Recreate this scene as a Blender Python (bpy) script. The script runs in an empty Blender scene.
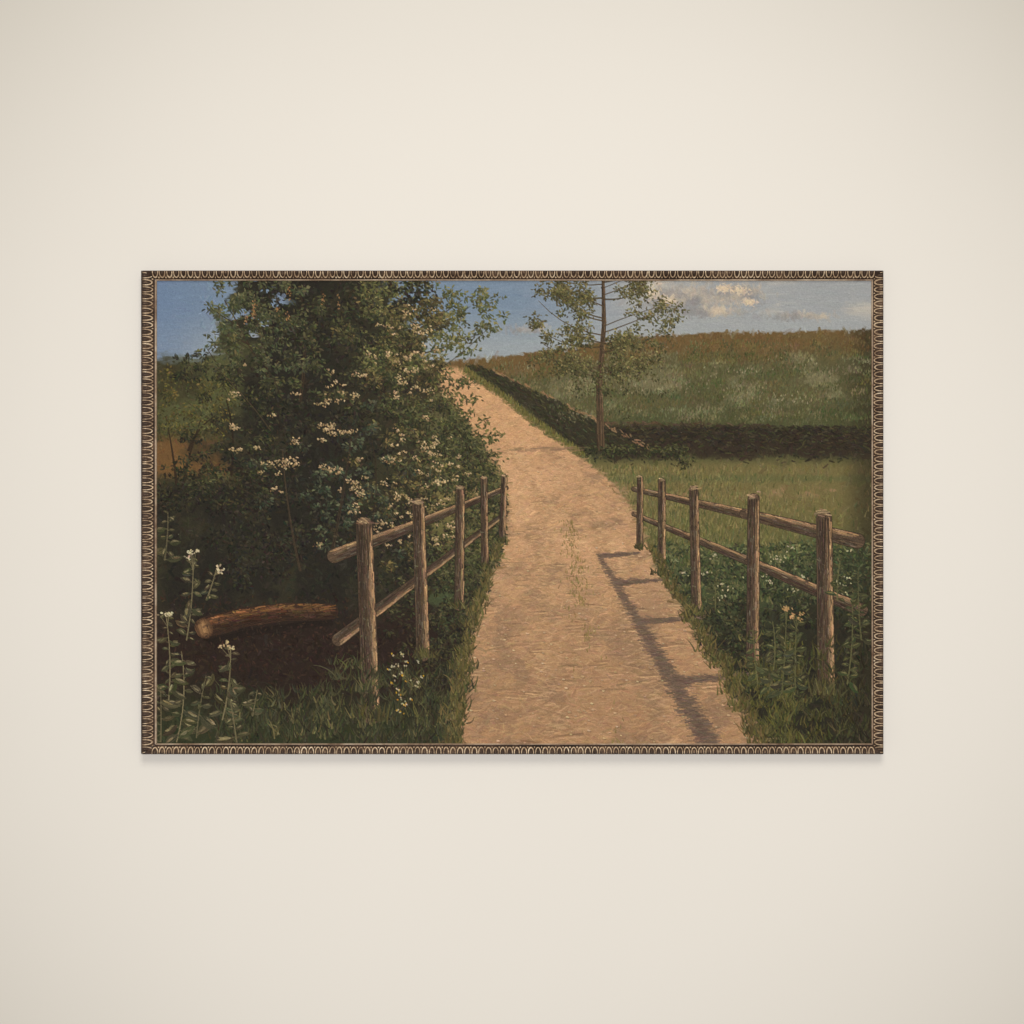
# ---------------------------------------------------------------- the picture on the canvas: brush strokes laid one by one
import numpy as np, math
S = 1.5                       # samples per millimetre of canvas
CX0, CX1, CY0, CY1 = 154.0, 872.0, 279.0, 747.0      # canvas extent in millimetres (y down)
CW, CH = int((CX1-CX0)*S)+1, int((CY1-CY0)*S)+1
rng = np.random.default_rng(11)
P = np.zeros((CH, CW, 3), np.float32)      # pigment, display values 0..255
HT = np.zeros((CH, CW), np.float32)        # paint thickness
BR = rng.normal(0, 1, 4096).astype(np.float32)
BR = (BR + np.roll(BR, 1)) * .7

def vnoise(fx, fy, seed, octaves=4):
    """value noise over the canvas; fx, fy = cells per millimetre"""
    out = np.zeros((CH, CW), np.float32); amp = 1.0; tot = 0
    r = np.random.default_rng(seed)
    for o in range(octaves):
        nx, ny = int((CX1-CX0)*fx)+3, int((CY1-CY0)*fy)+3
        g = r.random((ny, nx)).astype(np.float32)
        x = np.arange(CW)/S*fx; y = np.arange(CH)/S*fy
        xi = np.minimum(x.astype(int), nx-2); yi = np.minimum(y.astype(int), ny-2)
        tx = x-xi; ty = y-yi; tx = tx*tx*(3-2*tx); ty = ty*ty*(3-2*ty)
        a = g[yi][:, xi]; b = g[yi][:, xi+1]; c = g[yi+1][:, xi]; d = g[yi+1][:, xi+1]
        tx = tx[None]; ty = ty[:, None]
        out += amp*((a*(1-tx)+b*tx)*(1-ty)+(c*(1-tx)+d*tx)*ty); tot += amp
        amp *= .55; fx *= 2; fy *= 2
    return out/tot

X = (CX0 + np.arange(CW)/S)[None, :].astype(np.float32)
Y = (CY0 + np.arange(CH)/S)[:, None].astype(np.float32)
def sm(a, b, v): t = np.clip((v-a)/(b-a), 0, 1); return t*t*(3-2*t)
def lerp(A, B, m): return A*(1-m[..., None]) + np.asarray(B, np.float32)*m[..., None]
def prof(pts): p = np.array(pts, float); return lambda v: np.interp(v, p[:, 0], p[:, 1])

def stroke(pts, r0, r1=None, col=(0, 0, 0), a=1.0, kind='dab', br=.10, h=.5):
    """one brush stroke along pts (mm). kind: dab (blunt), leaf (pointed both ends), blade (pointed tip), limb (even taper)"""
    if r1 is None: r1 = r0
    R = max(r0, r1)+1.2/S
    xs = [p[0] for p in pts]; ys = [p[1] for p in pts]
    i0 = max(0, int((min(xs)-R-CX0)*S)); i1 = min(CW, int((max(xs)+R-CX0)*S)+2)
    j0 = max(0, int((min(ys)-R-CY0)*S)); j1 = min(CH, int((max(ys)+R-CY0)*S)+2)
    if i0 >= i1 or j0 >= j1: return
    px = X[0, i0:i1][None, :]; py = Y[j0:j1, 0][:, None]
    n = len(pts)-1; best = None
    for k in range(n):
        ax, ay = pts[k]; dx = pts[k+1][0]-ax; dy = pts[k+1][1]-ay
        L2 = dx*dx+dy*dy+1e-9
        t = np.clip(((px-ax)*dx+(py-ay)*dy)/L2, 0, 1)
        ex = px-ax-t*dx; ey = py-ay-t*dy
        d = np.sqrt(ex*ex+ey*ey); u = (k+t)/n
        if kind == 'leaf': r = r0*np.sqrt(np.maximum(0, np.sin(np.pi*np.clip(u, .03, .97))))
        elif kind == 'blade': r = r0*(1-u)**.7+.12
        elif kind == 'limb': r = r0+(r1-r0)*u
        else: r = r0*(1-.35*u)
        v = r-d
        c = (ex*dy-ey*dx)/math.sqrt(L2)
        if best is None: best, cr = v, c
        else:
            w = v > best; cr = np.where(w, c, cr); best = np.where(w, v, best)
    m = np.clip(best*S+.5, 0, 1)*a
    if m.max() <= 0: return
    b = BR[(np.clip(cr*3.0+rng.integers(100, 3900), 0, 4095)).astype(int)]
    f = 1+br*b
    if br > 0: m = m*np.clip(1.06+.22*b, .25, 1)
    sub = P[j0:j1, i0:i1]; m3 = m[..., None]
    P[j0:j1, i0:i1] = sub*(1-m3)+np.asarray(col, np.float32)*f[..., None]*m3
    HT[j0:j1, i0:i1] = HT[j0:j1, i0:i1]*(1-.6*m)+m*h*(1+.5*b)

def bez(x0, y0, x1, y1, bend, n=4):
    mx, my = (x0+x1)/2-(y1-y0)*bend, (y0+y1)/2+(x1-x0)*bend
    return [((1-t)**2*x0+2*t*(1-t)*mx+t*t*x1, (1-t)**2*y0+2*t*(1-t)*my+t*t*y1) for t in [i/n for i in range(n+1)]]
def vary(c, s=6, w=3):
    k = rng.normal(0, s); return (c[0]+k+rng.normal(0, w), c[1]+k+rng.normal(0, w), c[2]+k*.8+rng.normal(0, w))
def mix(a, b, t): return tuple(a[i]+(b[i]-a[i])*t for i in range(3))
def U(a, b): return rng.uniform(a, b)
def dabat(x, y, L, r, ang, col, a=.9, kind='dab', bend=0, br=.1, h=.5):
    c, s = math.cos(ang)*L/2, math.sin(ang)*L/2
    pts = [(x-c, y-s), (x+c, y+s)] if not bend else bez(x-c, y-s, x+c, y+s, bend, 3)
    stroke(pts, r, None, col, a, kind, br, h)

def vn(n, x, y): return n[min(CH-1, max(0, int((y-CY0)*S))), min(CW-1, max(0, int((x-CX0)*S)))]
def sample(B, x, y):
    return B[min(CH-1, max(0, int((y-CY0)*S))), min(CW-1, max(0, int((x-CX0)*S)))]

# ---- large masses -------------------------------------------------
n1 = vnoise(.012, .02, 1); n2 = vnoise(.05, .09, 2); n3 = vnoise(.03, .03, 3, 5); n4 = vnoise(.15, .3, 4, 3)
horizon = prof([(150, 365), (440, 362), (500, 356), (560, 349), (640, 336), (720, 332), (800, 331), (872, 329)])
laneL = prof([(360, 446), (372, 436), (390, 440), (420, 462), (450, 486), (480, 502), (510, 506), (560, 497), (610, 478), (660, 464), (700, 458), (750, 454)])
laneR = prof([(360, 452), (372, 464), (390, 492), (420, 530), (450, 572), (480, 612), (510, 634), (560, 656), (610, 684), (660, 714), (700, 738), (750, 764)])
HZ = horizon(X[0])[None, :].astype(np.float32); LL = laneL(Y[:, 0])[:, None].astype(np.float32); LR = laneR(Y[:, 0])[:, None].astype(np.float32)
full = lambda c: np.broadcast_to(np.asarray(c, np.float32), (CH, CW, 3)).copy()
one = np.ones((CH, CW), np.float32)
B = full((118, 138, 160))
B = lerp(B, (154, 160, 164), sm(500, 660, X)*one)
B = lerp(B, (158, 166, 168), sm(300, 352, Y)*.75*one)
B = lerp(B, (104, 128, 162), sm(250, 150, X)*one*.7)
cl = sm(.50, .66, n1*.5+n3*.35+n2*.15)*sm(560, 680, X)*sm(332, 300, Y)
B = lerp(B, (196, 190, 176), cl*.75)
# rising field
g = np.clip((Y-HZ)/110, 0, 1)
F = lerp(full((106, 86, 54)), (88, 86, 58), sm(.05, .3, g+.3*(n2-.5)))
F = lerp(F, (116, 112, 84), sm(.5, .7, n2+.15*(n4-.5))*sm(.15, .4, g)*.8)
F = lerp(F, (72, 76, 48), sm(.55, .8, g+.3*(n2-.5))*.8)
F = lerp(F, (112, 104, 66), sm(452, 470, Y)*one)
F = lerp(F, (96, 98, 62), sm(472, 477, Y+6*(n2-.5))*sm(484, 479, Y)*.8)
F = lerp(F, (150, 122, 92), sm(.48, .62, n2)*sm(484, 488, Y)*sm(500, 492, Y)*.8)
F = lerp(F, (100, 98, 60), sm(490, 540, Y+30*(n2-.5))*.8)
F = lerp(F, (66, 74, 50), sm(530, 575, Y+40*(n3-.5))*.95)
F = lerp(F, (44, 42, 32), sm(585, 650, Y+50*(n3-.5)+.10*(X-700)))
F = lerp(F, (50, 46, 32), sm(835, 872, X)*.7*one)
B = lerp(B, F, sm(-1.5, 1.5, Y-HZ+4*(n4-.5)))
# hedge bank below the field and beside the lane
hb = sm(0, 6, Y-(421+.02*(X-600)+6*(n2-.5)))*sm(0, 9, 462-Y+14*(n2-.5))*sm(596, 616, X)
B = lerp(B, (54, 46, 36), hb)
lane_bank = prof([(360, 470), (375, 505), (400, 560), (420, 600), (440, 640), (465, 680)])
bk = sm(0, 5, X-LR-8)*sm(0, 6, lane_bank(Y[:, 0])[:, None]-X+8*(n2-.5))*sm(360, 372, Y)*sm(462, 448, Y)
B = lerp(B, (52, 48, 36), bk*.95)
# the left side: far trees, dark thicket, dark bank
L = lerp(full((82, 84, 54)), (62, 60, 40), sm(.4, .7, n3))
L = lerp(L, (108, 82, 50), sm(430, 445, Y)*sm(486, 470, Y)*sm(250, 215, X))
TH = lerp(full((40, 38, 31)), (52, 50, 37), sm(.45, .7, n3))
TH = lerp(TH, (74, 72, 48), sm(300, 480, X)*sm(600, 420, Y)*.7)
lm = sm(-26, 26, X-222+110*(n3-.5)+50*(n2-.5))
L = lerp(L, TH, np.maximum(lm, sm(470, 492, Y)*one))
L = lerp(L, (44, 34, 28), sm(590, 640, Y+30*(n2-.5)))
L = lerp(L, (50, 56, 36), sm(668, 735, Y+50*(n3-.5))*.9)
edge = prof([(279, 396), (300, 404), (330, 420), (350, 432), (370, 438), (752, 446)])
inL = sm(0, 10, np.minimum(LL, edge(Y[:, 0])[:, None])-X+60*(n2-.5))
sky_l = np.maximum(sm(0, 10, 236-X-.1*(Y-279)+46*(n2-.5))*sm(0, 10, 362-Y+20*(n2-.5)), sm(.60, .66, n2)*sm(350, 335, Y)*sm(300, 280, X))
sky_l = np.maximum(sky_l, sm(.58, .66, n2)*sm(345, 325, Y)*sm(395, 415, X))
B = lerp(B, L, inL*(1-sky_l))
# the lane
S1 = lerp(full((186, 149, 112)), (152, 124, 96), sm(.45, .7, n4*.4+n2*.6))
S1 = lerp(S1, (206, 163, 120), sm(480, 420, Y)*one*.7)
S1 = lerp(S1, (200, 161, 122), sm(.5, .7, n3)*.8)
S1 = lerp(S1, (166, 132, 99), sm(560, 700, Y+60*(n1-.5))*one)
S1 = lerp(S1, (138, 112, 88), sm(.50, .64, n3)*sm(540, 640, Y)*.7)
ln = sm(-2, 4, X-LL+12*(n2-.5)+4*(n4-.5))*sm(-2, 4, LR-X+14*(n2-.5)+4*(n4-.5))*sm(364, 370, Y)
B = lerp(B, S1, ln)
P[:] = B
B = B.copy()

# ---- first coat: broad strokes that follow each mass ---------------
def coat(n, L, r, a, jit):
    xs = rng.uniform(CX0, CX1, n); ys = rng.uniform(CY0, CY1, n)
    for x, y in zip(xs, ys):
        c = sample(B, x, y)
        hz = horizon(x); jt = jit
        if y < hz-2 and (x > edge(y) or x < 200): ang, k, jt = rng.normal(0, .16), 1.7, 1.6
        elif laneL(y) < x < laneR(y): ang, k = rng.normal(.12*(1 if x > 560 else -1), .30), 1.1
        elif x > laneR(y): ang, k = rng.normal(-1.3, .5) if y < 480 else rng.normal(-1.2, .7), .8
        else: ang, k = rng.uniform(0, 3.14), .8
        dabat(x, y, L*k*U(.6, 1.3), r*U(.7, 1.2), ang, vary(c, jt, jt*.4), a, 'dab', U(-.15, .15), .06 if jt > 2 else .02, .35)
coat(5200, 9, 1.9, .75, 5)
coat(9000, 5, 1.1, .65, 6)

# ---- sky: thin horizontal scumble and clouds ------------------------
for i in range(700):
    x, y = U(470, 872), U(279, 350)
    if y > horizon(x)-3: continue
    dabat(x, y, U(8, 30), U(.6, 1.4), rng.normal(0, .08), vary(sample(B, x, y)+np.array([3, 3, 2]), 2.2, 1), .3, 'dab', U(-.06, .06), .03, .3)
for cx, cy, w, hh, k_ in [(700, 298, 46, 13, 520), (664, 300, 22, 13, 320), (742, 294, 24, 9, 260), (712, 312, 40, 5, 200), (800, 316, 40, 4, 110), (530, 330, 30, 4, 60)]:
    for i in range(k_):                  # one soft grey bank, its upper right edge lit
        x, y = cx+rng.normal(0, w*.42), cy+rng.normal(0, hh*.45)
        if y > horizon(x)-6: continue
        up = (cy-y)/hh*.55+(x-cx)/w*.35+(vn(n2, x, y)-.5)*2.6
        c = mix((140, 140, 141), (206, 192, 168), min(1, max(0, .22+up*.75)))
        dabat(x, y, U(2, 7), U(.8, 2.2), U(0, 3.1), vary(c, 3, 2), .30, 'dab', U(-.3, .3), .05, .6)
for cx, cy, w, hh in [(652, 292, 9, 7), (740, 291, 10, 6), (724, 288, 8, 4), (668, 300, 7, 4), (750, 302, 6, 3)]:
    for i in range(70):
        x, y = cx+rng.normal(0, w*.5), cy+rng.normal(0, hh*.5)
        dabat(x, y, U(.8, 3.2), U(.5, 1.3), U(0, 3.1), vary(mix((188, 176, 156), (226, 208, 178), U(0, 1)), 5, 3), .5, 'dab', U(-.2, .2), .06, 1.1)

# ---- field grasses ---------------------------------------------------
for i in range(9000):
    x, y = U(455, 872), 0
    hz = horizon(x); y = hz+(U(0, 1)**.8)*(425-hz)
    if x < laneR(y)+4: continue
    if bk[int((y-CY0)*S), int((x-CX0)*S)] > .4: continue
    c = sample(B, x, y); q = rng.random()
    d = n2[int((y-CY0)*S), int((x-CX0)*S)]
    if q < .06+.3*(d > .56): c = mix(c, (150, 143, 112), U(.1, .5))
    elif q < .5: c = mix(c, (68, 72, 46), U(.1, .5))
    elif q < .58: c = mix(c, (112, 88, 54), U(.1, .5))
    hgt = U(1.6, 3.4)*(.6+.7*(y-hz)/90)
    stroke(bez(x, y+hgt/2, x+rng.normal(.4, 1.0), y-hgt/2, rng.normal(0, .12), 2), U(.35, .75), None, vary(c, 4, 2), .5, 'blade', .06, .4)
for i in range(150):                    # pale seed heads in drifts
    k = rng.integers(0, 5); cx, cy, w = [(735, 372, 30), (690, 388, 34), (800, 361, 18), (790, 398, 20), (610, 385, 22)][k]
    x, y = cx+rng.normal(0, w), cy+rng.normal(0, 3.5)
    if x > 870: continue
    stroke([(x, y+.8), (x+U(-.5, 1.2), y-U(.3, 1.6))], U(.35, .7), None, vary((160, 152, 122), 12, 4), .7, 'blade', .05, .9)
for i in range(420):                     # drifts of grey-green and tawny grass across the slope
    x = U(500, 870); hz = horizon(x); y = hz+6+U(0, 1)*(412-hz)
    if x < laneR(y)+40: continue
    g_ = (y-hz)/90; v_ = vn(n2, x, y)
    c = mix((112, 88, 56), (92, 90, 58), min(1, g_*2.2)) if v_ < .5 else mix((126, 118, 88), (112, 112, 82), U(0, 1))
    if rng.random() < .25: c = (74, 80, 50)
    w_ = U(6, 16); c = vary(c, 6, 3)
    for k in range(26):
        px, py = x+rng.normal(0, w_*.6), y+rng.normal(0, 2.2)
        if py < horizon(px)+1 or py > 424: continue
        stroke([(px, py+U(.5, 1.4)), (px+rng.normal(.3, .6), py-U(.5, 1.8))], U(.3, .65), None, vary(c, 9, 3), .6, 'blade', .06, .5)
# hedge bank: earth lip, stems, foliage clumps
for i in range(1500):
    x = U(600, 872); y = 421+.02*(x-600)+abs(rng.normal(0, 15))
    if y > 466: continue
    c = mix((112, 88, 66), (46, 42, 33), min(1, (y-420)/7)) if rng.random() < .78 else (66, 64, 42)
    dabat(x, y, U(2, 6), U(.5, 1.1), rng.normal(.05, .5), vary(c, 6, 3), .7, 'dab', U(-.2, .2), .1, .5)
for i in range(700):
    y = U(366, 450); x0, x1 = laneR(y)+8, lane_bank(y)
    if x1 < x0+2: continue
    t = U(0, 1); x = x0+(x1-x0)*t
    c = (138, 110, 82) if t > .88 else mix((46, 44, 34), (70, 72, 44), U(0, .7))
    dabat(x, y, U(2, 5), U(.5, 1.1), rng.normal(.6, .4), vary(c, 6, 3), .75, 'dab', U(-.2, .2), .1, .5)
# grassy verges of the lane and meadow on the right
for i in range(6500):
    y = 452+U(0, 1)*150; x = laneR(y)+abs(rng.normal(0, 90))
    if x > 872 or x < laneR(y)-3 or (y < 466 and x > 590): continue
    c = sample(B, x, y); q = rng.random()
    if q < .3: c = mix(c, (150, 140, 92), U(.2, .6))
    elif q < .65: c = mix(c, (64, 76, 44), U(.2, .7))
    s = .6+(y-450)/150
    stroke(bez(x, y+1.5*s, x+rng.normal(.3, 1.2)*s, y-U(1.5, 4.5)*s, rng.normal(0, .15), 2), U(.35, .7)*(.7+.4*s), None, vary(c, 7, 3), .75, 'blade', .06, .5)
for i in range(700):
    y = U(368, 455); x = laneR(y)+U(-2, 9)
    c = mix((116, 110, 62), (84, 84, 46), U(0, 1))
    stroke(bez(x, y+1.5, x+U(-1, 1.5), y-U(1, 3), 0, 2), U(.4, .7), None, vary(c, 8, 3), .8, 'blade', .06, .5)

# ---- lane: raked sand, ruts, pebbles, shadows of passing foliage -----
for i in range(9000):
    y = 368+378*U(0, 1)**.8; x = U(laneL(y)-1, laneR(y)+1); s = .45+(y-356)/300
    c = sample(B, x, y); q = rng.random()
    c = mix(c, (208, 172, 132), U(.0, .4)) if q < .45 else mix(c, (130, 104, 78), U(.0, .38))
    dabat(x, y, U(1.5, 6)*s, U(.35, .9)*(.5+.7*s), rng.normal(-.15, .5), vary(c, 5, 3), .42, 'dab', U(-.15, .15), .10, .6)
for off in (.29, .69):
    for i in range(520):
        y = 372+374*U(0, 1); s = .35+(y-356)/260
        wob = 3*math.sin(y/17+off*9)*s
        x = laneL(y)+(laneR(y)-laneL(y))*(off+rng.normal(0, .035))+wob
        dabat(x, y, U(3, 8)*s, U(.4, 1.0)*s, rng.normal(0, .35), vary(mix((138, 110, 82), (156, 126, 94), U(0, 1)), 6, 3), .28, 'dab', U(-.15, .15), .1, .4)
        dabat(x+4.5*s, y, U(3, 8)*s, U(.3, .7)*s, rng.normal(0, .3), vary((206, 172, 132), 6, 3), .26, 'dab', U(-.15, .15), .1, .6)
for i in range(520):                     # ragged, crumbling margins
    y = 376+370*U(0, 1); s = .35+(y-360)/280; x = (laneL(y) if rng.random() < .5 else laneR(y))+rng.normal(0, 4)*s
    dabat(x, y, U(3, 9)*s, U(.5, 1.3)*s, rng.normal(0, .3), vary((150, 124, 92) if rng.random() < .6 else (112, 96, 64), 8, 3), .6, 'dab', U(-.2, .2), .1, .6)
for i in range(420):                     # trodden hollows lying across the way
    y = 470+276*U(0, 1); x = U(laneL(y)+3, laneR(y)-3); s = .4+(y-440)/260
    if n2[int((y-CY0)*S), int((x-CX0)*S)] < .52: continue
    dabat(x, y, U(6, 20)*s, U(.35, .8)*s, rng.normal(-.03, .09), vary((122, 98, 74), 7, 3), .42, 'dab', U(-.05, .05), .12, .3)
    dabat(x+2*s, y+1.5*s, U(5, 16)*s, U(.35, .7)*s, rng.normal(-.03, .09), vary((204, 168, 126), 6, 3), .4, 'dab', U(-.05, .05), .12, .8)
for i in range(420):
    y = 400+345*U(0, 1)**.7; x = U(laneL(y)+2, laneR(y)-2); s = .3+(y-380)/420
    r = U(.4, 1.3)*s
    dabat(x+r*.4, y+r*.7, r*2.4, r*.6, .1, (108, 86, 64), .6, 'dab', 0, .05)
    dabat(x, y, r*1.2, r*.8, .1, vary((190, 164, 130), 12, 4), .85, 'dab', 0, .05, .9)
for i in range(520):                    # grass down the crown of the lane
    y = 520+225*U(0, 1); x = laneL(y)+(laneR(y)-laneL(y))*(.49+rng.normal(0, .035)); s = .4+(y-500)/260
    if vn_skip := n3[int((y-CY0)*S), int((x-CX0)*S)] < .5: continue
    c = mix((110, 100, 58), (140, 122, 76), U(0, 1))
    stroke(bez(x, y+1, x+rng.normal(0, 1.5)*s, y-U(1.5, 4)*s, rng.normal(0, .1), 2), U(.35, .6)*(.6+.5*s), None, vary(c, 8, 3), .7, 'blade', .06, .6)
def shade(poly_fn, n, y0, y1, a):
    for i in range(n):
        y = U(y0, y1); x = poly_fn(y); s = .4+(y-400)/350
        dabat(x+rng.normal(0, 1.5)*s, y, U(6, 14)*s, U(.9, 1.8)*s, rng.normal(.0, .12), vary((108, 92, 78), 6, 3), a, 'dab', U(-.1, .1), .08, .4)

# ---- rocks and earth in the dark hollow, left -------------------------
# a mossy fallen log and leaf litter instead of water
lg = [(206, 628), (240, 618), (285, 612), (330, 612)]
stroke(lg, 11, 8, (58, 42, 32), .9, 'limb', .12)
for i in range(260):
    t = U(0, 1); x = 206+124*t; y = np.interp(x, [p[0] for p in lg], [p[1] for p in lg])+U(-9, 6)*(1-.2*t)
    up = (np.interp(x, [p[0] for p in lg], [p[1] for p in lg])-y)/9
    dabat(x, y, U(4, 12), U(.5, 1.1), rng.normal(-.12, .1), vary(mix((64, 46, 34), (142, 102, 64), max(0, up+.25)*U(.4, 1)), 8, 4), .75, 'dab', U(-.1, .1), .14, .7)
stroke([(212, 641), (250, 632), (300, 625), (330, 623)], 4.5, 3, (34, 27, 22), .8, 'limb', .08)
for q in range(5): stroke([(202.5, 627-.4*q), (204, 630+.3*q)], 8.5-1.7*q, None, mix((92, 68, 48), (156, 122, 84), q/4), .85, 'limb', .08)
for i in range(900):
    x, y = U(160, 430), U(596, 690)
    dabat(x, y, U(2, 5), U(.5, 1), U(0, 3.1), vary(mix((46, 36, 30), (84, 60, 42), U(0, .6)), 5, 3), .6, 'leaf', U(-.2, .2), .1, .4)

# ---- foliage ----------------------------------------------------------
def clump(cx, cy, rx, ry, n, dark, mid, light, Lf=(2.5, 5), wf=(.7, 1.3), droop=.35, lit=.5):
    """leaf strokes about a centre; the upper right of each clump catches the light"""
    for k in range(n):
        a = U(0, 6.283); q = math.sqrt(U(0, 1))
        x = cx+rx*q*math.cos(a)+rng.normal(0, 1.2); y = cy+ry*q*math.sin(a)+rng.normal(0, 1.2)
        e = (.6*(x-cx)/rx-.8*(y-cy)/ry)*.5+.5
        o = k/n
        v = e*.7+o*.5+rng.normal(0, .16)
        c = dark if v < .45 else (mix(dark, mid, U(.4, 1)) if v < .85 else mix(mid, light, U(.2, 1)*lit*2 if lit < .5 else U(.2, 1)))
        ang = math.atan2(y-cy+droop*6, x-cx)+rng.normal(0, .6)
        dabat(x, y, U(*Lf), U(*wf), ang, vary(c, 6, 3), .88, 'leaf', U(-.25, .25), .08, .6)
def twig(x0, y0, x1, y1, r, col, bend=None, a=.9):
    stroke(bez(x0, y0, x1, y1, rng.normal(0, .1) if bend is None else bend, 5), r, r*.35, col, a, 'limb', .14, .6)

# far trees on the left edge
for i in range(46):
    x, y = U(156, 235), U(368, 440)
    clump(x, y, U(6, 13), U(5, 10), 26, (56, 54, 34), (84, 80, 44), (112, 100, 54), (1.5, 3.2), (.5, .9))
for x0, y0, x1, y1 in [(182, 486, 200, 420), (176, 484, 168, 430), (230, 480, 226, 400), (188, 450, 214, 416)]:
    twig(x0, y0, x1, y1, 1.5, (48, 38, 28))
for i in range(40):
    x, y = U(156, 262), U(470, 510)
    clump(x, y, U(8, 14), U(5, 8), 22, (38, 36, 28), (52, 50, 36), (72, 66, 42), (2, 4), (.6, 1.1))
# feathery tree top against the sky
for x0, y0, x1, y1, r in [(262, 372, 224, 300, 1.4), (268, 380, 246, 284, 1.6), (250, 345, 214, 334, .9), (300, 400, 300, 290, 2.0), (225, 380, 206, 348, .9), (236, 324, 212, 308, .7), (380, 400, 402, 300, 2.0), (402, 340, 462, 300, 1.1), (395, 360, 478, 334, 1.1), (398, 320, 430, 285, 1.0)]:
    twig(x0, y0, x1, y1, r, (58, 48, 36))
def spray(x, y, n, sp, dark, mid, light):
    clump(x, y, sp, sp*.7, n, dark, mid, light, (2.4, 4.6), (.6, 1.05), .2)
for i in range(170):
    t = U(0, 1); x = U(190, 305); y = U(281, 372)
    if x < 214 and rng.random() < .75: continue
    if vn(n2, x, y) > .56 and rng.random() < .8: continue
    if 222 < x < 262 and 338 < y < 362 and rng.random() < .75: continue
    spray(x, y, 15, U(5, 9), (58, 62, 46), (80, 84, 58), (112, 110, 76))
for i in range(270):
    x = U(360, 505); y = U(281, 372)
    if x > 410 and vn(n2, x, y) > .57 and rng.random() < .8: continue
    lim = 503-max(0, abs(y-316)-16)*1.0
    if x > lim or (rng.random() < max(0, (x-430)/90)*.7): continue
    spray(x, y, 14, U(5, 9), (66, 70, 46), (98, 98, 60), (136, 130, 84))
# thicket: dark heart, then leafier clumps towards the light on the right
for i in range(330):
    x = U(215, 440); y = U(283, 585)
    if y < 340 and x < 268: continue
    if y < 470 and x < 250+rng.normal(0, 14): continue
    if vn(n3, x, y) < .42: continue
    r = U(8, 17)
    clump(x, y, r, r*.75, 30, (37, 35, 29), (47, 45, 35), (62, 60, 43), (2.4, 5), (.7, 1.3))
for i in range(250):
    y = U(300, 570); lim = min(laneL(y), 470)-4
    x = lim+6-abs(rng.normal(0, 50))
    if x < 300 and rng.random() < .7: continue
    if vn(n2, x, y) < .46: continue
    r = U(6, 12)
    clump(x, y, r, r*.7, 30, (46, 44, 33), (84, 78, 50), (128, 116, 74), (2.2, 4.4), (.6, 1.15))
for i in range(60):
    x, y = U(230, 400), U(300, 400); r = U(6, 11)
    clump(x, y, r, r*.7, 26, (46, 47, 34), (66, 68, 46), (92, 92, 60), (2.2, 4.2), (.6, 1.1))
for i in range(46):                      # cool blue-green passages low in the thicket
    x, y = rng.normal(340, 40), rng.normal(500, 34); r = U(6, 11)
    clump(x, y, r, r*.7, 28, (40, 42, 35), (66, 72, 55), (104, 108, 82), (2.2, 4.4), (.7, 1.2))
for x0, y0, x1, y1, r in [(330, 560, 352, 430, 1.8), (360, 560, 372, 440, 1.3), (300, 570, 282, 450, 1.6), (398, 470, 452, 430, 1.2), (404, 452, 470, 446, 1.0), (412, 500, 486, 474, 1.1)]:
    twig(x0, y0, x1, y1, r, (60, 50, 38), None, .7)
for i in range(110):                     # overhanging sprays above the sand
    t = U(0, 1); x = 434+70*t; y = 378+104*U(0, 1)
    if x > laneL(y)+20+14*math.sin(y*.35): continue
    spray(x, y, 10, U(4, 8), (56, 58, 38), (88, 88, 54), (120, 114, 74))
for i in range(430):
    y = U(400, 690); x = laneL(y)-2-abs(rng.normal(0, 38))
    if x < 350: continue
    r = U(5, 10); f = min(1, max(0, (y-560)/90))
    clump(x, y, r, r*.7, 24, mix((44, 44, 32), (38, 33, 27), f), mix((70, 72, 47), (52, 50, 35), f), mix((104, 102, 66), (78, 74, 48), f), (2, 4.2), (.55, 1.0))
for i in range(120):                     # looser boughs spreading to the left
    x, y = U(178, 270), U(352, 500); r = U(5, 10)
    if vn(n2, x, y) < .45: continue
    clump(x, y, r, r*.7, 20, (38, 38, 29), (54, 55, 38), (84, 82, 52), (2, 4.4), (.5, 1.0))
for x0, y0, x1, y1 in [(270, 430, 196, 352), (262, 470, 184, 400), (282, 400, 212, 330), (420, 380, 486, 330), (410, 400, 470, 372), (400, 350, 470, 306), (262, 500, 190, 470)]:
    twig(x0, y0, x1, y1, .8, (60, 52, 38), U(-.28, .28), .6)
    for q in range(5): spray(x0+(x1-x0)*U(.6, 1.06)+rng.normal(0, 3), y0+(y1-y0)*U(.6, 1.06)+rng.normal(0, 3), 9, U(4, 7), (56, 58, 40), (80, 80, 52), (112, 108, 70))
# blossom
for i in range(120):
    if rng.random() < .72:
        y = U(310, 545); x = min(laneL(y), 466)-8-abs(rng.normal(0, 52))
    else: x, y = rng.normal(300, 36), rng.normal(440, 32)
    if y < 360 and x < 330: continue
    for hd in range(rng.integers(1, 4)):
        hx, hy = x+rng.normal(0, 5), y+rng.normal(0, 3); w = U(.9, 2.7)
        for k in range(int(w*4.5)):
            o = (rng.normal(0, 1), rng.normal(0, .6))
            c = mix((132, 112, 78), (206, 182, 142), min(1, max(0, .55+.35*(o[0]*.5-o[1])+rng.normal(0, .2))))
            dabat(hx+o[0]*w, hy+o[1]*w, U(.4, 1.3), U(.4, .85), U(0, 3.1), vary(c, 9, 3), .85, 'dab', 0, .06, 1.2)
for i in range(9):                       # a few reddish young shoots at the top
    x, y = U(240, 350), U(286, 320)
    for k in range(9): dabat(x+rng.normal(0, 1.2), y+rng.normal(0, 3), U(1, 2.4), U(.4, .8), -1.4+rng.normal(0, .5), vary((150, 116, 78), 9, 4), .8, 'leaf', 0, .05, .8)

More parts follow.
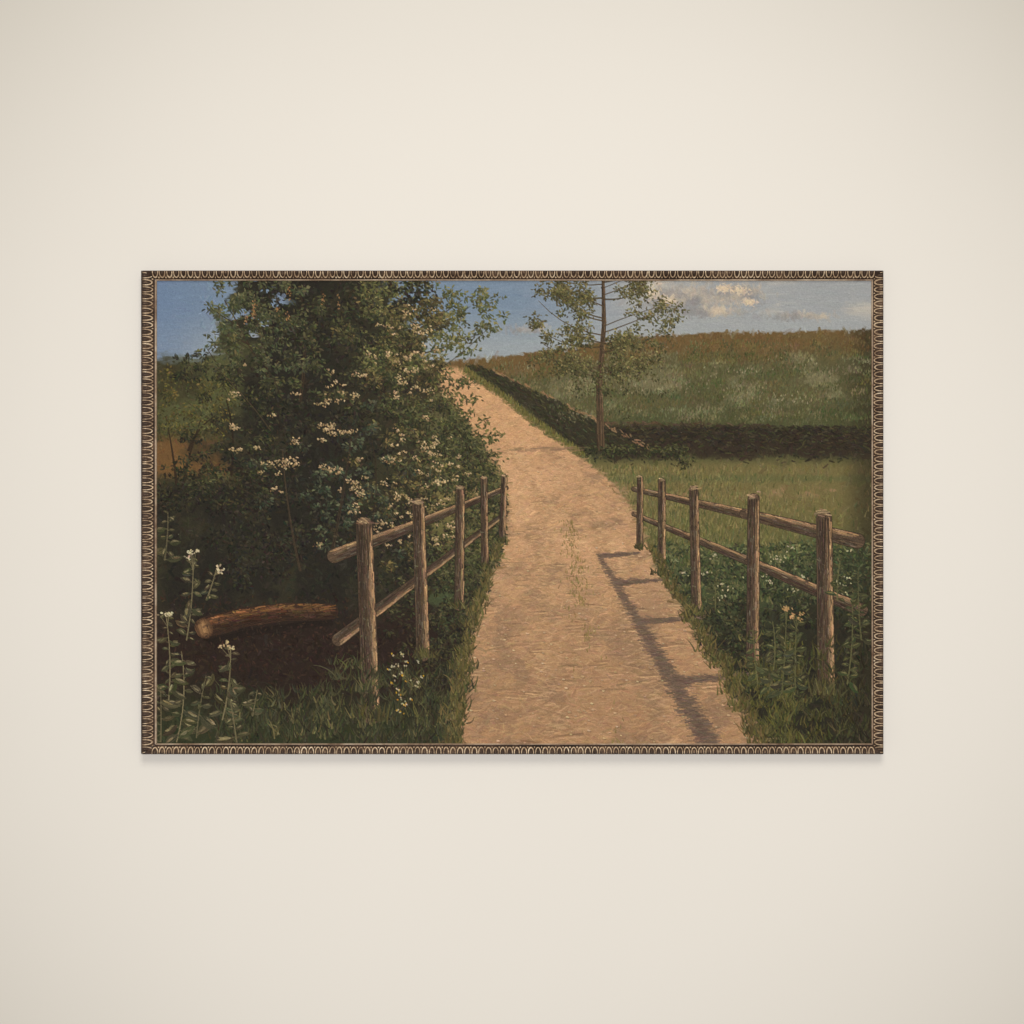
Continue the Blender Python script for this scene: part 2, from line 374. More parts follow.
# ---- young trees beside the lane on the right -------------------------
def sapling(x, yb, yt, r, spread, n, cols, lean=0):
    pts = [(x, yb), (x+lean*.3-2.5, yb-(yb-yt)*.35), (x+lean*.6+1.5, yb-(yb-yt)*.7), (x+lean-1, yt)]
    stroke(pts, r, r*.35, (78, 64, 48), .97, 'limb', .16, .8)
    for i in range(150):
        t = U(0, .95); px = np.interp(t*3, [0, 1, 2, 3], [p[0] for p in pts]); py = yb-(yb-yt)*t; rr = r*(1-.65*t)
        o = U(-.9, .9)
        c = mix((66, 54, 42), (150, 124, 92), max(0, o)*U(.6, 1)) if o > 0 else mix((66, 54, 42), (46, 38, 30), -o)
        dabat(px+o*rr, py, U(2, 6), U(.3, .55), 1.5+rng.normal(0, .12), vary(c, 6, 3), .7, 'dab', 0, .1, .7)
    tips = []
    for i in range(26):
        t = U(.40, .99); px = np.interp(t*3, [0, 1, 2, 3], [p[0] for p in pts]); py = yb-(yb-yt)*t
        sd = 1 if i % 2 else -1; L = spread*U(.5, 1.05)*(1.15-.5*abs(t-.7))
        qx, qy = px+sd*L, py-L*U(.1, .55)
        twig(px, py, qx, qy, r*U(.12, .24), (74, 62, 46), sd*U(-.05, .22))
        for k in range(6): tips.append((px+(qx-px)*U(.3, 1.08), py+(qy-py)*U(.3, 1.05)))
    for k in range(n):
        tx, ty = tips[rng.integers(0, len(tips))]
        clump(tx+rng.normal(0, 3.5), ty+rng.normal(0, 3), U(4, 8), U(3, 6), 11, *cols, (1.6, 3.2), (.45, .85), .2)
lt = ((62, 60, 40), (96, 92, 58), (138, 130, 88))
sapling(601, 447, 270, 4.0, 60, 640, lt, 3)
for i in range(40):                      # lower skirt of leaves about the trunk
    clump(602+rng.normal(0, 30), 378+rng.normal(0, 18), U(4, 8), U(3, 6), 11, (52, 52, 34), (78, 78, 48), (112, 108, 70), (1.6, 3.2), (.45, .85))
for i in range(40):
    clump(U(585, 690), 448+abs(rng.normal(0, 6)), U(5, 10), U(3, 5), 14, (42, 42, 30), (64, 66, 42), (92, 92, 58), (1.8, 3.6), (.5, .9))
for i in range(60):                      # dark cast shade of the trees on the sand
    y = 449+rng.normal(0, 1.3); dabat(U(512, 585), y, U(4, 11), U(.5, .9), -.02, vary((134, 110, 86), 5, 3), .4, 'dab', 0, .1, .3)

# ---- undergrowth at the right -----------------------------------------
for i in range(210):
    x = U(640, 872); y = 545+abs(rng.normal(0, 52))
    if y > 700 or x < laneR(y)+6: continue
    far = min(1, (y-540)/90); r = U(6, 12)
    edge_d = min(1, max(0, (x-800)/70))
    d, m, l = mix((50, 56, 38), (34, 34, 27), far), mix((78, 88, 56), (52, 55, 38), far), mix((128, 130, 88), (82, 84, 54), far)
    m, l = mix(m, d, edge_d*.6), mix(l, m, edge_d*.6)
    clump(x, y, r, r*.7, 26, d, m, l, (2.2, 4.8), (.6, 1.1))
for i in range(90):
    y = U(600, 700); x = laneR(y)+U(4, 70); r = U(5, 9)
    if x < 866: clump(x, y, r, r*.7, 22, (38, 38, 29), (56, 58, 39), (88, 86, 56), (2.2, 4.6), (.6, 1.0))
for i in range(34):                      # umbels and pale flowers in the grass
    x = U(680, 860); y = U(548, 600)
    for k in range(rng.integers(3, 7)): dabat(x+rng.normal(0, 2.6), y+rng.normal(0, 1.2), U(.5, 1.4), U(.5, .85), U(0, 3), vary((178, 172, 138), 9, 4), .85, 'dab', 0, .05, 1.1)

# ---- straight post-and-rail fences on both sides of the lane ------------
def timber(pts, r0, r1, lit_side=1, dark=(58, 48, 39), mid=(86, 71, 56), light=(186, 150, 110), n=None):
    """a squared timber drawn with long grain strokes, one lit arris"""
    L = sum(math.dist(pts[i], pts[i+1]) for i in range(len(pts)-1))
    stroke(pts, r0+.5, r1+.5, mix(dark, (30, 26, 22), .4), .96, 'limb', .05, .6)
    stroke(pts, r0, r1, mid, .96, 'limb', .12, .8)
    dx, dy = pts[-1][0]-pts[0][0], pts[-1][1]-pts[0][1]; q = math.hypot(dx, dy); nx, ny = -dy/q, dx/q
    if nx*.9+ny*-.44 < 0: nx, ny = -nx, -ny
    for i in range(n or int(L*max(r0, r1)*.65)):
        t = U(.02, .98); o = U(-.92, .92); r = r0+(r1-r0)*t
        x, y = pts[0][0]+dx*t+nx*o*r, pts[0][1]+dy*t+ny*o*r
        l = U(3, 10)*min(1, r/4+.3); a = math.atan2(dy, dx)+rng.normal(0, .035)
        c = mix(mid, light, min(1, .35+(o-.3)*1.3)*U(.6, 1)) if o > .3 else mix(mid, dark, min(1, (.3-o)*1.3)*U(.5, 1))
        if rng.random() < .1: c = mix(c, (128, 122, 108), .5)
        dabat(x, y, l, U(.3, .65), a, vary(c, 7, 3), .75, 'dab', U(-.04, .04), .14, .8)
    for i in range(int(L/16)):           # checks and knots
        t = U(.05, .95); o = U(-.7, .7); r = r0+(r1-r0)*t
        dabat(pts[0][0]+dx*t+nx*o*r, pts[0][1]+dy*t+ny*o*r, U(4, 12)*min(1, r/4), .32, math.atan2(dy, dx)+rng.normal(0, .05), (52, 42, 34), .7, 'dab', 0, 0, .1)
def fence(posts, rails):
    for (ra, rb, w0, w1) in rails:
        mid_ = ((ra[0]+rb[0])/2+rng.normal(0, 1.5), (ra[1]+rb[1])/2+rng.normal(1.2, 1.2))
        timber([ra, mid_], w0, (w0+w1)/2*U(.93, 1.05)); timber([mid_, rb], (w0+w1)/2, w1)
    for (x, yt, yb, r, ln_) in posts:
        tilt = rng.normal(0, .35)*r; top = yt+rng.normal(0, .5)*r
        timber([(x+tilt, top), (x+ln_, yb)], r*U(.86, .95), r*U(.98, 1.06))
        for q in range(int(7+r)):        # weathered top, a little ragged
            dabat(x+tilt+rng.normal(0, .42)*r, top-r*.55+rng.normal(0, .22)*r, U(.3, 1.0)*r, U(.25, .5)+r*.05, rng.normal(.05, .3), vary(mix((110, 92, 72), (186, 160, 124), U(0, 1)), 8, 3), .8, 'dab', 0, .1, .8)
        for q in range(int(r*.8)):       # splits running down from the top, lichen
            o = U(-.6, .6)*r; l = U(.1, .4)*(yb-yt)
            dabat(x+tilt+o, top+l*.5, l, .25+r*.02, 1.57+rng.normal(0, .03), (46, 38, 31), .75, 'dab', 0, 0, .1)
            dabat(x+tilt+U(-.7, .3)*r, U(top, yb), U(1, 3), U(.4, .9), U(0, 3), vary((112, 112, 88), 8, 3), .5, 'dab', 0, .1, .7)
def rail(x0, y0, x1, y1, posts_x): pass
# grass line the posts stand in is painted over their feet afterwards
fence([(502, 476, 540, 2.9, 0), (485, 482, 566, 3.4, 0), (458, 491, 606, 4.6, 1), (421, 504, 655, 6.2, 2), (367, 524, 716, 8.4, 4)],
      [((334, 556), (506, 488), 7.0, 2.2), ((338, 640), (506, 513), 6.2, 2.0)])
fence([(640, 478, 546, 2.9, 0), (662, 482, 572, 3.6, 0), (697, 489, 612, 4.8, 0), (752, 500, 664, 6.4, 1), (824, 514, 690, 8.4, 3)],
      [((634, 489), (858, 541), 2.2, 7.4), ((634, 514), (862, 610), 2.0, 6.4)])
# cast shadow of the right-hand fence across the sand
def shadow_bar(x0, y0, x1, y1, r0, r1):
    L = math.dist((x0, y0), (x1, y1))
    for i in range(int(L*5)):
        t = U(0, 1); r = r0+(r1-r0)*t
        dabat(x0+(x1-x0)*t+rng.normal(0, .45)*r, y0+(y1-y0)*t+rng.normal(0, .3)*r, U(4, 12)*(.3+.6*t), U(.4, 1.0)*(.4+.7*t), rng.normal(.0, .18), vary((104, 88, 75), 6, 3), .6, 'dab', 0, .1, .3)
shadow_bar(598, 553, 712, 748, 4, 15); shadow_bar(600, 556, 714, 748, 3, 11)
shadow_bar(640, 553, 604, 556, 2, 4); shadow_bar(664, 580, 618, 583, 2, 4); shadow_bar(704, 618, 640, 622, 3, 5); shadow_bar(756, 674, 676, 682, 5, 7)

# ---- foreground grass and plants ---------------------------------------
def tuft(x, y, n, hgt, cols, spread=5):
    for k in range(n):
        x0 = x+rng.normal(0, spread*.5); lean = rng.normal(0, .45)
        hh = hgt*U(.5, 1.15)
        stroke(bez(x0, y+rng.normal(0, 1), x0+lean*hh, y-hh, rng.normal(0, .18), 4), U(.45, .9), None, vary(mix(cols[0], cols[1], U(0, 1)), 8, 3), .85, 'blade', .06, .7)
for i in range(330):
    y = 660+86*U(0, 1)**.7; x = U(215, laneL(y)+10)
    if x < 330 and y < 690: continue
    tuft(x, y, 8, U(7, 15), ((43, 43, 32), (72, 72, 47)) if rng.random() < .8 else ((54, 58, 40), (108, 102, 66)), 8)
for i in range(150):
    y = U(545, 750); x = laneL(y)+rng.normal(-2, 4)*(y-400)/250
    s = (y-420)/300
    tuft(x, y, 7, U(5, 10)*s+2, ((60, 60, 37), (114, 102, 62)), 6*s)
for i in range(230):
    y = 640+108*U(0, 1)**.8; x = U(laneR(y)-8, 872)
    e = max(0, (x-780)/90)
    tuft(x, y, 8, U(6, 14), (mix((52, 54, 32), (36, 34, 26), e), mix((104, 100, 54), (60, 58, 38), e)), 8)
for i in range(130):
    y = U(545, 750); x = laneR(y)+rng.normal(2, 4)*(y-400)/250
    s = (y-420)/300
    tuft(x, y, 7, U(5, 9)*s+2, ((62, 60, 37), (112, 100, 60)), 6*s)
for fx, fy, fr in [(502, 540, 3), (485, 566, 3.5), (459, 606, 4.5), (423, 655, 6), (371, 716, 8), (640, 546, 3), (662, 572, 3.5), (697, 612, 5), (753, 664, 6), (827, 690, 8)]:
    for q in range(int(3+fr)):           # grass grown up about the feet of the posts
        tuft(fx+rng.normal(0, fr*.9), fy+U(0, fr*.6)+1, 7, fr*U(1.0, 2.2), ((46, 46, 32), (98, 92, 56)), fr)
def broadleaf(x, y, L, ang, c0, c1):
    w = L*U(.20, .30)
    dabat(x, y, L, w, ang, vary(c0, 5, 3), .95, 'leaf', U(-.25, .25), .1, .7)
    nx, ny = -math.sin(ang), math.cos(ang)
    if ny > 0: nx, ny = -nx, -ny
    for q in range(4):
        f = U(-.3, .3)
        dabat(x+nx*w*U(.1, .6)+math.cos(ang)*L*f*.6, y+ny*w*U(.1, .6)+math.sin(ang)*L*f*.6, L*U(.3, .6), w*U(.15, .35), ang+rng.normal(0, .2), vary(mix(c0, c1, U(.5, 1.1)), 8, 3), .8, 'leaf', U(-.2, .2), .14, 1.0)
    dabat(x, y, L*.85, .28, ang, mix(c0, (40, 42, 30), .4), .6, 'dab', 0, 0, .3)
def herb(x, yb, yt, Ls, c0, c1, flower=None, lean=0):
    spine = bez(x, yb, x+lean*1.6, yt, U(-.12, .12), 6)
    stroke(spine, .75, .35, mix(c0, c1, .5), .9, 'limb', .1, .7)
    H = yb-yt; m = max(3, int(H/Ls*3.0))
    for k in range(m):
        t = min(.97, (k+U(0, .9))/m); q = t*6; i = int(q); f = q-i; j = min(6, i+1)
        px, py = spine[i][0]*(1-f)+spine[j][0]*f, spine[i][1]*(1-f)+spine[j][1]*f
        sd = (-1 if k % 2 else 1) if rng.random() < .8 else rng.choice((-1, 1))
        L = Ls*(1.15-.55*t)*U(.5, 1.35); a = rng.normal(.0, .6)
        a = a if sd > 0 else math.pi-a
        ex, ey = px+math.cos(a)*L*.2, py+math.sin(a)*L*.2
        stroke([(px, py), (ex, ey)], .4, .4, mix(c0, c1, .4), .8, 'limb', 0, .4)
        broadleaf(ex+math.cos(a)*L*.5, ey+math.sin(a)*L*.5, L, a+U(-.25, .25), mix(c0, (52, 54, 38), U(0, .5)), mix(c1, c0, U(0, .7)))
    if flower:
        for u in range(4):
            fx, fy = x+lean*1.6+rng.normal(0, 4), yt+rng.normal(0, 2.6)
            stroke([(spine[5][0], spine[5][1]), (fx, fy)], .35, .3, mix(c0, c1, .5), .8, 'limb', 0, .4)
            for q in range(6): dabat(fx+rng.normal(0, 1.7), fy+rng.normal(0, .9), U(.5, 1.5), U(.5, 1.0), U(0, 3), vary(flower, 12, 4), .9, 'dab', 0, .05, 1.2)
lc0, lc1 = (74, 71, 51), (150, 138, 104)
for (x, yb, yt, Ls, fl, ln_) in [(176, 742, 652, 15, None, 3), (196, 738, 676, 14, None, 6), (168, 700, 612, 11, (196, 184, 150), -2), (186, 640, 556, 10, (206, 194, 160), 4), (164, 560, 512, 10, None, 2), (222, 720, 646, 12, (190, 172, 132), 5), (160, 742, 690, 14, None, 0), (206, 600, 570, 7, (200, 188, 152), 6), (236, 742, 700, 12, None, -4), (252, 716, 690, 9, None, 3)]:
    herb(x, yb, yt, Ls, lc0, lc1, fl, ln_)
for (x, yb, yt, Ls, fl, ln_) in [(770, 690, 622, 9, None, 2), (782, 694, 610, 9, (168, 138, 94), 3), (796, 688, 616, 9, (176, 142, 98), 1), (758, 684, 630, 8, None, -3), (848, 684, 600, 8, None, 3), (862, 640, 570, 8, None, -2), (838, 600, 560, 7, None, 2), (716, 610, 570, 7, None, 1)]:
    herb(x, yb, yt, Ls, (66, 70, 46), (118, 112, 74), fl, ln_)
for i in range(26):
    x, y = U(384, 430), U(650, 720)
    for k in range(3): dabat(x+rng.normal(0, 1.5), y+rng.normal(0, 1), U(.6, 1.2), U(.5, .9), U(0, 3), vary((186, 146, 52) if rng.random() < .35 else (178, 172, 140), 8, 4), .85, 'dab', 0, .05, 1)
# ---- age: a thin warm varnish, dulled margins from handling, fine specks --
P = np.clip(P, 0, 255)
P = P*np.array([1.01, .982, .95], np.float32)
for i in range(500):
    dabat(U(CX0, CX1), U(CY0, CY1), .3, U(.2, .4), 0, (70, 62, 52) if rng.random() < .6 else (190, 180, 160), .35, 'dab', 0, 0, .2)
grain = rng.normal(0, 1, (CH, CW, 1)).astype(np.float32)
bl = P.copy()
for ax in (0, 1): bl = (np.roll(bl, 1, ax)+2*bl+np.roll(bl, -1, ax))/4
P = np.clip(P+.75*(P-bl)+grain*(1.5+.022*P), 0, 255)
HT = np.clip(HT, 0, 1.8)
RELIEF = .00022                # metres of paint per unit of brush load
GAIN = 1.08                    # light on the wall, so that pigments come out as mixed
SPOT_L = (.03, -4.2, .10); SPOT_AIM = -.058; SPOT_E = 418.0; SPOT_H = 14.22; SPOT_B = .845; SPOT_R = .25
KEY_L = (.15, -3.8, 2.9); KEY_E = 80.0; KEY_R = 2.2
AMB = .222
# ================================================================ the room: one wall, one framed picture, two lamps
import bpy, bmesh
from mathutils import Vector
C = bpy.context.scene.collection
FR = .013                                   # the frame's face stands about 13 mm off the wall
def wx(px): return (px-512.0)/1000.0
def wz(py): return (512.0-py)/1000.0
def lin(c):
    c = np.clip(np.asarray(c, np.float64)/255, 0, 1)
    return np.where(c <= .04045, c/12.92, ((c+.055)/1.055)**2.4)

def material(name, rough=.5, metal=0.0, spec=.5):
    m = bpy.data.materials.new(name); m.use_nodes = True
    b = m.node_tree.nodes['Principled BSDF']
    b.inputs['Roughness'].default_value = rough; b.inputs['Metallic'].default_value = metal
    b.inputs['Specular IOR Level'].default_value = spec
    return m, m.node_tree, b
def noise_ramp(nt, scale, stops, detail=4, coord='Object', rough=.6):
    tc = nt.nodes.new('ShaderNodeTexCoord'); n = nt.nodes.new('ShaderNodeTexNoise'); r = nt.nodes.new('ShaderNodeValToRGB')
    n.inputs['Scale'].default_value = scale; n.inputs['Detail'].default_value = detail; n.inputs['Roughness'].default_value = rough
    nt.links.new(tc.outputs[coord], n.inputs['Vector']); nt.links.new(n.outputs['Fac'], r.inputs['Fac'])
    e = r.color_ramp.elements
    while len(e) < len(stops): e.new(.5)
    for el, (p, c) in zip(e, stops): el.position = p; el.color = (*c, 1)
    return tc, n, r
def bump(nt, b, tc, scale, strength, dist, detail=3):
    n = nt.nodes.new('ShaderNodeTexNoise'); n.inputs['Scale'].default_value = scale; n.inputs['Detail'].default_value = detail
    nt.links.new(tc.outputs['Object'], n.inputs['Vector'])
    u = nt.nodes.new('ShaderNodeBump'); u.inputs['Strength'].default_value = strength; u.inputs['Distance'].default_value = dist
    nt.links.new(n.outputs['Fac'], u.inputs['Height']); nt.links.new(u.outputs['Normal'], b.inputs['Normal'])
    return u

# cream emulsion on plaster
WALL, nt, b = material('cream_paint', .75, 0, .2)
tc, n, r = noise_ramp(nt, 3.0, [(.3, (.772, .729, .652)), (.7, (.780, .737, .660))], 2)
nt.links.new(r.outputs['Color'], b.inputs['Base Color'])
bump(nt, b, tc, 420, .06, .0006, 4)
# worn gilding on the raised ornament
GILT, nt, b = material('worn_gilding', .38, .2, .5)
tc, n, r = noise_ramp(nt, 130, [(.32, (.13, .075, .045)), (.44, (.42, .285, .17)), (.56, (.66, .49, .31)), (.70, (.93, .78, .56))], 6, rough=.75)
nt.links.new(r.outputs['Color'], b.inputs['Base Color']); bump(nt, b, tc, 900, .35, .0004)
# brown bole showing on the ground of the frame
BOLE, nt, b = material('brown_bole', .6, 0, .2)
tc, n, r = noise_ramp(nt, 70, [(.3, (.016, .010, .007)), (.52, (.045, .026, .017)), (.72, (.15, .088, .052))], 6, rough=.7)
nt.links.new(r.outputs['Color'], b.inputs['Base Color']); bump(nt, b, tc, 700, .4, .0004)
EGG, nt, b = material('dulled_bronze', .55, .1, .25)
tc, n, r = noise_ramp(nt, 90, [(.3, (.030, .019, .014)), (.52, (.085, .054, .037)), (.72, (.30, .20, .125))], 6, rough=.7)
nt.links.new(r.outputs['Color'], b.inputs['Base Color']); bump(nt, b, tc, 700, .4, .0004)
SIGHT, nt, b = material('rubbed_gilding', .45, .25, .5)
tc, n, r = noise_ramp(nt, 40, [(.30, (.20, .12, .075)), (.46, (.44, .31, .205)), (.66, (.72, .58, .42))], 6, rough=.75)
nt.links.new(r.outputs['Color'], b.inputs['Base Color']); bump(nt, b, tc, 500, .3, .0003)
# oil paint: the pigment laid down above, a satin varnish and the weave of the linen
PAINT, nt, b = material('oil_paint', .7, 0, .10)
at = nt.nodes.new('ShaderNodeAttribute'); at.attribute_name = 'pigment'
nt.links.new(at.outputs['Color'], b.inputs['Base Color'])
tc = nt.nodes.new('ShaderNodeTexCoord'); hs = []
for d in ('X', 'Z'):
    w = nt.nodes.new('ShaderNodeTexWave'); w.wave_type = 'BANDS'; w.bands_direction = d
    w.inputs['Scale'].default_value = 300; w.inputs['Distortion'].default_value = .8; w.inputs['Detail'].default_value = 1
    nt.links.new(tc.outputs['Object'], w.inputs['Vector']); hs.append(w)
ad = nt.nodes.new('ShaderNodeMath'); ad.operation = 'ADD'
nt.links.new(hs[0].outputs['Fac'], ad.inputs[0]); nt.links.new(hs[1].outputs['Fac'], ad.inputs[1])
u = nt.nodes.new('ShaderNodeBump'); u.inputs['Strength'].default_value = .25; u.inputs['Distance'].default_value = .00012
nt.links.new(ad.outputs[0], u.inputs['Height']); nt.links.new(u.outputs['Normal'], b.inputs['Normal'])

def mesh_object(name, verts, faces, mats, parent=None, idx=None, smooth=False):
    me = bpy.data.meshes.new(name); me.from_pydata(verts, [], faces)
    for m in mats: me.materials.append(m)
    if idx is not None: me.polygons.foreach_set('material_index', idx)
    if smooth: me.polygons.foreach_set('use_smooth', [True]*len(me.polygons))
    bm = bmesh.new(); bm.from_mesh(me); bmesh.ops.recalc_face_normals(bm, faces=bm.faces); bm.to_mesh(me); bm.free()
    me.update()
    o = bpy.data.objects.new(name, me); C.objects.link(o)
    if parent: o.parent = parent
    return o

# ---- wall ---------------------------------------------------------------
hx, z0, z1, th = 2.2, -1.5, 1.5, .12
wv = [(-hx, 0, z0), (hx, 0, z0), (hx, 0, z1), (-hx, 0, z1), (-hx, th, z0), (hx, th, z0), (hx, th, z1), (-hx, th, z1)]
wall = mesh_object('wall', wv, [(0, 1, 2, 3), (5, 4, 7, 6), (4, 0, 3, 7), (1, 5, 6, 2), (3, 2, 6, 7), (4, 5, 1, 0)], [WALL])
wall['kind'] = 'structure'; wall['label'] = 'plain smooth cream painted wall behind the picture'; wall['category'] = 'wall'

# ---- the framed painting --------------------------------------------------
pic = bpy.data.objects.new('framed_painting', None); C.objects.link(pic)
pic['label'] = 'landscape oil painting in a narrow worn gilt egg-and-dart frame hanging on a cream wall'
pic['category'] = 'painting'

# canvas: brush relief in the mesh, pigment in a colour attribute
xs = np.array([wx(CX0+i/S) for i in range(CW)]); zs = np.array([wz(CY0+j/S) for j in range(CH)])
k = HT.copy()
for _ in range(1): k = .5*k+.125*(np.roll(k, 1, 0)+np.roll(k, -1, 0)+np.roll(k, 1, 1)+np.roll(k, -1, 1))
bow = .0003*np.sin(np.linspace(0, math.pi, CW))[None, :]*np.sin(np.linspace(0, math.pi, CH))[:, None]
co = np.empty((CH, CW, 3), np.float32)
co[..., 0] = xs[None]; co[..., 2] = zs[:, None]; co[..., 1] = -(.0075+bow+RELIEF*k)
nv = CH*CW; ring = [(0, i) for i in range(0, CW-1)]+[(j, CW-1) for j in range(0, CH-1)]+[(CH-1, i) for i in range(CW-1, 0, -1)]+[(j, 0) for j in range(CH-1, 0, -1)]
rid = np.array([j*CW+i for j, i in ring]); back = co.reshape(-1, 3)[rid].copy(); back[:, 1] = -.001
verts = np.concatenate([co.reshape(-1, 3), back])
jj, ii = np.mgrid[0:CH-1, 0:CW-1]; a0 = (jj*CW+ii).ravel()
quads = np.stack([a0, a0+CW, a0+CW+1, a0+1], 1)
m = len(rid); q = np.arange(m)
sk = np.stack([rid, np.roll(rid, -1), nv+(q+1) % m, nv+q], 1)
allq = np.concatenate([quads, sk]).astype(np.int32)
me = bpy.data.meshes.new('canvas')
me.vertices.add(len(verts)); me.vertices.foreach_set('co', verts.ravel())
me.loops.add(allq.size); me.loops.foreach_set('vertex_index', allq.ravel())
me.polygons.add(len(allq)); me.polygons.foreach_set('loop_start', np.arange(0, allq.size, 4, dtype=np.int32))
me.polygons.foreach_set('use_smooth', np.ones(len(allq), bool))
me.update(calc_edges=True); me.validate()
colr = np.ones((len(verts), 4), np.float32)
colr[:nv, :3] = (lin(P.reshape(-1, 3))/GAIN).astype(np.float32); colr[nv:, :3] = (.35, .30, .22)
ca = me.color_attributes.new('pigment', 'FLOAT_COLOR', 'POINT'); ca.data.foreach_set('color', colr.ravel())
me.materials.append(PAINT)
canvas = bpy.data.objects.new('canvas', me); C.objects.link(canvas); canvas.parent = pic
canvas['label'] = 'painted scene of a sandy country path, leafy thicket and timber rails'

# frame: four mitred rails, each with a band of egg-and-dart and a plain sight edge
OX0, OX1, OY0, OY1 = 141.0, 883.5, 270.5, 754.2
W = dict(left=15.4, right=11.6, top=10.0, bottom=10.5)
BAND = dict(left=(1.5, 11.9), right=(.35, 9.4), top=(.3, 7.4), bottom=(.35, 7.3))     # where the ornament runs, mm from the outer edge
r2 = np.random.default_rng(5)
BODY = [(0, 0), (0, 12.4), (.03, 13.6), (.10, 13.9), (.18, 13.5), (.60, 10.9), (.72, 9.9), (.78, 8.8), (.85, 8.6), (.88, 8.9), (.88, 3)]
BEAD = [(.855, 8.2), (.865, 9.4), (.89, 10.3), (.93, 10.5), (.97, 9.9), (1.0, 8.9), (1.0, 6.5)]
def at_corner(u, side, other, sx, sz):
    """profile parameter u -> millimetre position at the mitre between two rails"""
    x = OX0+u*W['left'] if sx == 0 else OX1-u*W['right']
    y = OY0+u*W['top'] if sz == 0 else OY1-u*W['bottom']
    return x, y
ENDS = dict(top=((0, 0), (1, 0)), bottom=((1, 1), (0, 1)), left=((0, 1), (0, 0)), right=((1, 0), (1, 1)))
GAP = {(0, 0): .10, (1, 0): .20, (1, 1): .10, (0, 1): .26}
def rail_point(side, t, u, gap=True):
    e0, e1 = ENDS[side]
    ax, ay = at_corner(u, 0, 0, *e0); bx, by = at_corner(u, 0, 0, *e1)
    L = math.hypot(bx-ax, by-ay); g0, g1 = (GAP[e0]/L, GAP[e1]/L) if gap else (0, 0)
    t = g0+t*(1-g0-g1)
    return ax+(bx-ax)*t, ay+(by-ay)*t, L
def sweep(side, profile, N, jit):
    V, Fc = [], []; n = len(profile)
    ph = r2.uniform(0, 6.28, 4)
    for s in range(N+1):
        t = s/N
        for p, (u, h) in enumerate(profile):
            x, y, L = rail_point(side, t, u)
            d = jit*(math.sin(t*L*.021+ph[0])+.6*math.sin(t*L*.063+ph[1])+.5*r2.normal()) if 0 < p < n-1 else 0
            V.append((wx(x), -(h+d)/1000, wz(y)))
        if s:
            for p in range(n-1):
                a, b_ = (s-1)*n+p, s*n+p
                Fc.append((a, a+1, b_+1, b_))
    Fc.append(tuple(range(n-1, -1, -1))); Fc.append(tuple(N*n+p for p in range(n)))
    return V, Fc
def ornament(side):
    """egg-and-dart: U-shaped shells opening outwards with an egg in each and a dart between"""
    V, Fc, ix = [], [], []
    w = W[side]; o0, o1 = BAND[side]; band = o1-o0
    Lx = OX1-OX0 if side in ('top', 'bottom') else OY1-OY0
    m0, m1 = (BAND['left'][1]-1.5, BAND['right'][1]-1.0) if side in ('top', 'bottom') else (1.2, 1.2)
    n = int(round((Lx-m0-m1)/7.12)); pitch = (Lx-m0-m1)/n
    hs_ = lambda o: np.interp(o/w, [p[0] for p in BODY[1:10]], [p[1] for p in BODY[1:10]])
    def put(s, o, dh):
        o = o+o0
        x, y = dict(top=(OX0+s, OY0+o), bottom=(OX0+s, OY1-o), left=(OX0+o, OY0+s), right=(OX1-o, OY0+s))[side]
        return (wx(x), -(hs_(o)+dh)/1000, wz(y))
    def tube(path, rs, mi, sides=6):
        base = len(V); K = len(path)
        for k in range(K):
            p = np.array(path[k]); a_ = np.array(path[max(0, k-1)]); b_ = np.array(path[min(K-1, k+1)])
            d = (b_-a_); d = d/(np.hypot(*d)+1e-9); nrm = (-d[1], d[0])
            for q_ in range(sides):
                an = 2*math.pi*q_/sides
                V.append(put(p[0]+nrm[0]*rs[k]*math.cos(an), p[1]+nrm[1]*rs[k]*math.cos(an), .15+1.25*rs[k]*math.sin(an)))
        for k in range(K-1):
            for q_ in range(sides):
                a1, a2 = base+k*sides+q_, base+k*sides+(q_+1) % sides
                Fc.append((a1, a2, a2+sides, a1+sides)); ix.append(mi)
        Fc.append(tuple(base+q_ for q_ in range(sides-1, -1, -1))); ix.append(mi)
        Fc.append(tuple(base+(K-1)*sides+q_ for q_ in range(sides))); ix.append(mi)
    def dome(s, o, rs_, ro, hh, mi, nr=3, na=8):
        base = len(V); V.append(put(s, o, hh))
        for a_ in range(1, nr+1):
            th_ = a_/nr*math.pi/2
            for q_ in range(na):
                an = 2*math.pi*q_/na
                V.append(put(s+rs_*math.sin(th_)*math.cos(an), o+ro*math.sin(th_)*math.sin(an), hh*math.cos(th_)-.1))
        for q_ in range(na):
            Fc.append((base, base+1+q_, base+1+(q_+1) % na)); ix.append(mi)
        for a_ in range(nr-1):
            for q_ in range(na):
                i1 = base+1+a_*na+q_; i2 = base+1+a_*na+(q_+1) % na
                Fc.append((i1, i1+na, i2+na, i2)); ix.append(mi)
    for k in range(n):
        s = m0+(k+.5)*pitch+r2.normal(0, .12); wd = 2.6*r2.uniform(.92, 1.06); dp = (band-.5)*r2.uniform(.92, .99)
        path = [(s+wd*math.cos(a_), .25+dp*max(0, math.sin(a_))**.75) for a_ in np.linspace(0, math.pi, 13)]
        wear = r2.uniform(.8, 1.15)
        tube(path, [(.50+.26*math.sin(i/12*math.pi)+r2.uniform(-.14, .14))*wear for i in range(13)], 0)
        dome(s+r2.normal(0, .1), dp*.38, wd*.46, dp*.34, 1.3*r2.uniform(.7, 1.15), 1)
        sd = s+pitch/2
        if k < n-1:
            dome(sd, band*.93, .95*r2.uniform(.6, 1.2), 1.0, 1.1, 0, 2, 6)
            tube([(sd, .2), (sd, band*.55)], [.32, .22], 1, 5)
    return V, Fc, ix
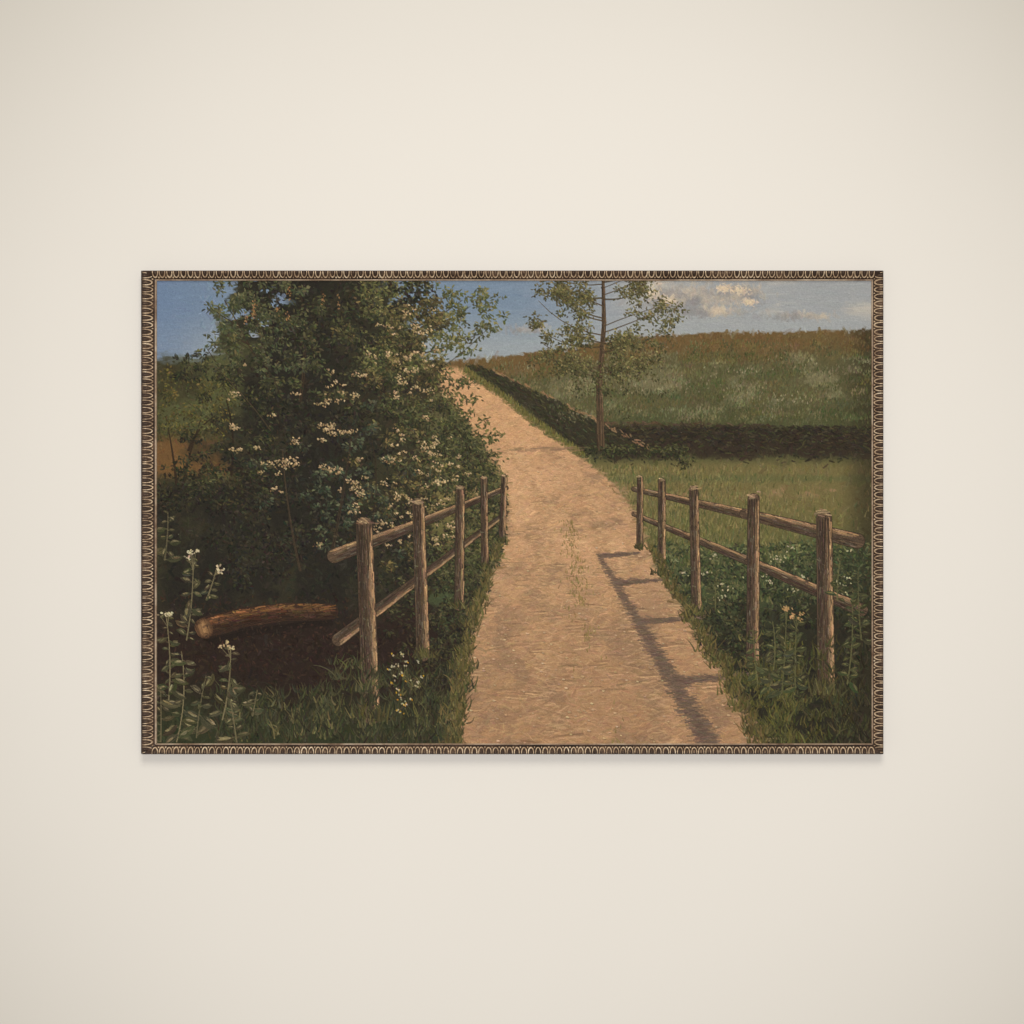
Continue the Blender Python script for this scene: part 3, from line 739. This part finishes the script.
for side in ('top', 'right', 'bottom', 'left'):
    N = 150 if side in ('top', 'bottom') else 100
    V, Fc = sweep(side, BODY, N, .07)
    rail = mesh_object('frame_rail', V, Fc, [BOLE], pic)
    V, Fc, ix = ornament(side)
    mesh_object('ornament_band', V, Fc, [GILT, EGG], rail, ix, True)
    V, Fc = sweep(side, BEAD, N, .06)
    mesh_object('sight_edge', V, Fc, [SIGHT], rail, None, False)

# ---- lamps -----------------------------------------------------------------
def aim(o, p): o.rotation_euler = (Vector(p)-o.location).to_track_quat('-Z', 'Y').to_euler()
sp = bpy.data.lights.new('picture_spot', 'SPOT'); sp.energy = SPOT_E; sp.color = (1.0, 1.0, 1.06)
sp.spot_size = math.radians(2*SPOT_H); sp.spot_blend = SPOT_B; sp.shadow_soft_size = SPOT_R
so = bpy.data.objects.new('picture_spot', sp); C.objects.link(so); so.location = SPOT_L; aim(so, (0, 0, SPOT_AIM))
ar = bpy.data.lights.new('ceiling_lamp', 'AREA'); ar.shape = 'DISK'; ar.size = KEY_R; ar.energy = KEY_E; ar.color = (1.0, .975, .92)
ao = bpy.data.objects.new('ceiling_lamp', ar); C.objects.link(ao); ao.location = KEY_L; aim(ao, (0, 0, 0))
w = bpy.data.worlds.new('World'); bpy.context.scene.world = w; w.use_nodes = True
bg = w.node_tree.nodes['Background']; bg.inputs['Color'].default_value = (1.0, .93, .76, 1); bg.inputs['Strength'].default_value = AMB

# ---- camera ------------------------------------------------------------------
cd = bpy.data.cameras.new('camera'); cam = bpy.data.objects.new('camera', cd); C.objects.link(cam)
D = 2.9; cam.location = (0, -(FR+D), 0); cam.rotation_euler = (math.radians(90), 0, 0)
cd.sensor_width = 36; cd.lens = 36*D/1.024; cd.clip_end = 50
sc = bpy.context.scene; sc.camera = cam
sc.render.engine = 'CYCLES'; sc.render.resolution_x = sc.render.resolution_y = 1024
v = sc.view_settings; v.view_transform = 'Standard'; v.look = 'None'; v.exposure = 0; v.gamma = 1; v.use_curve_mapping = False
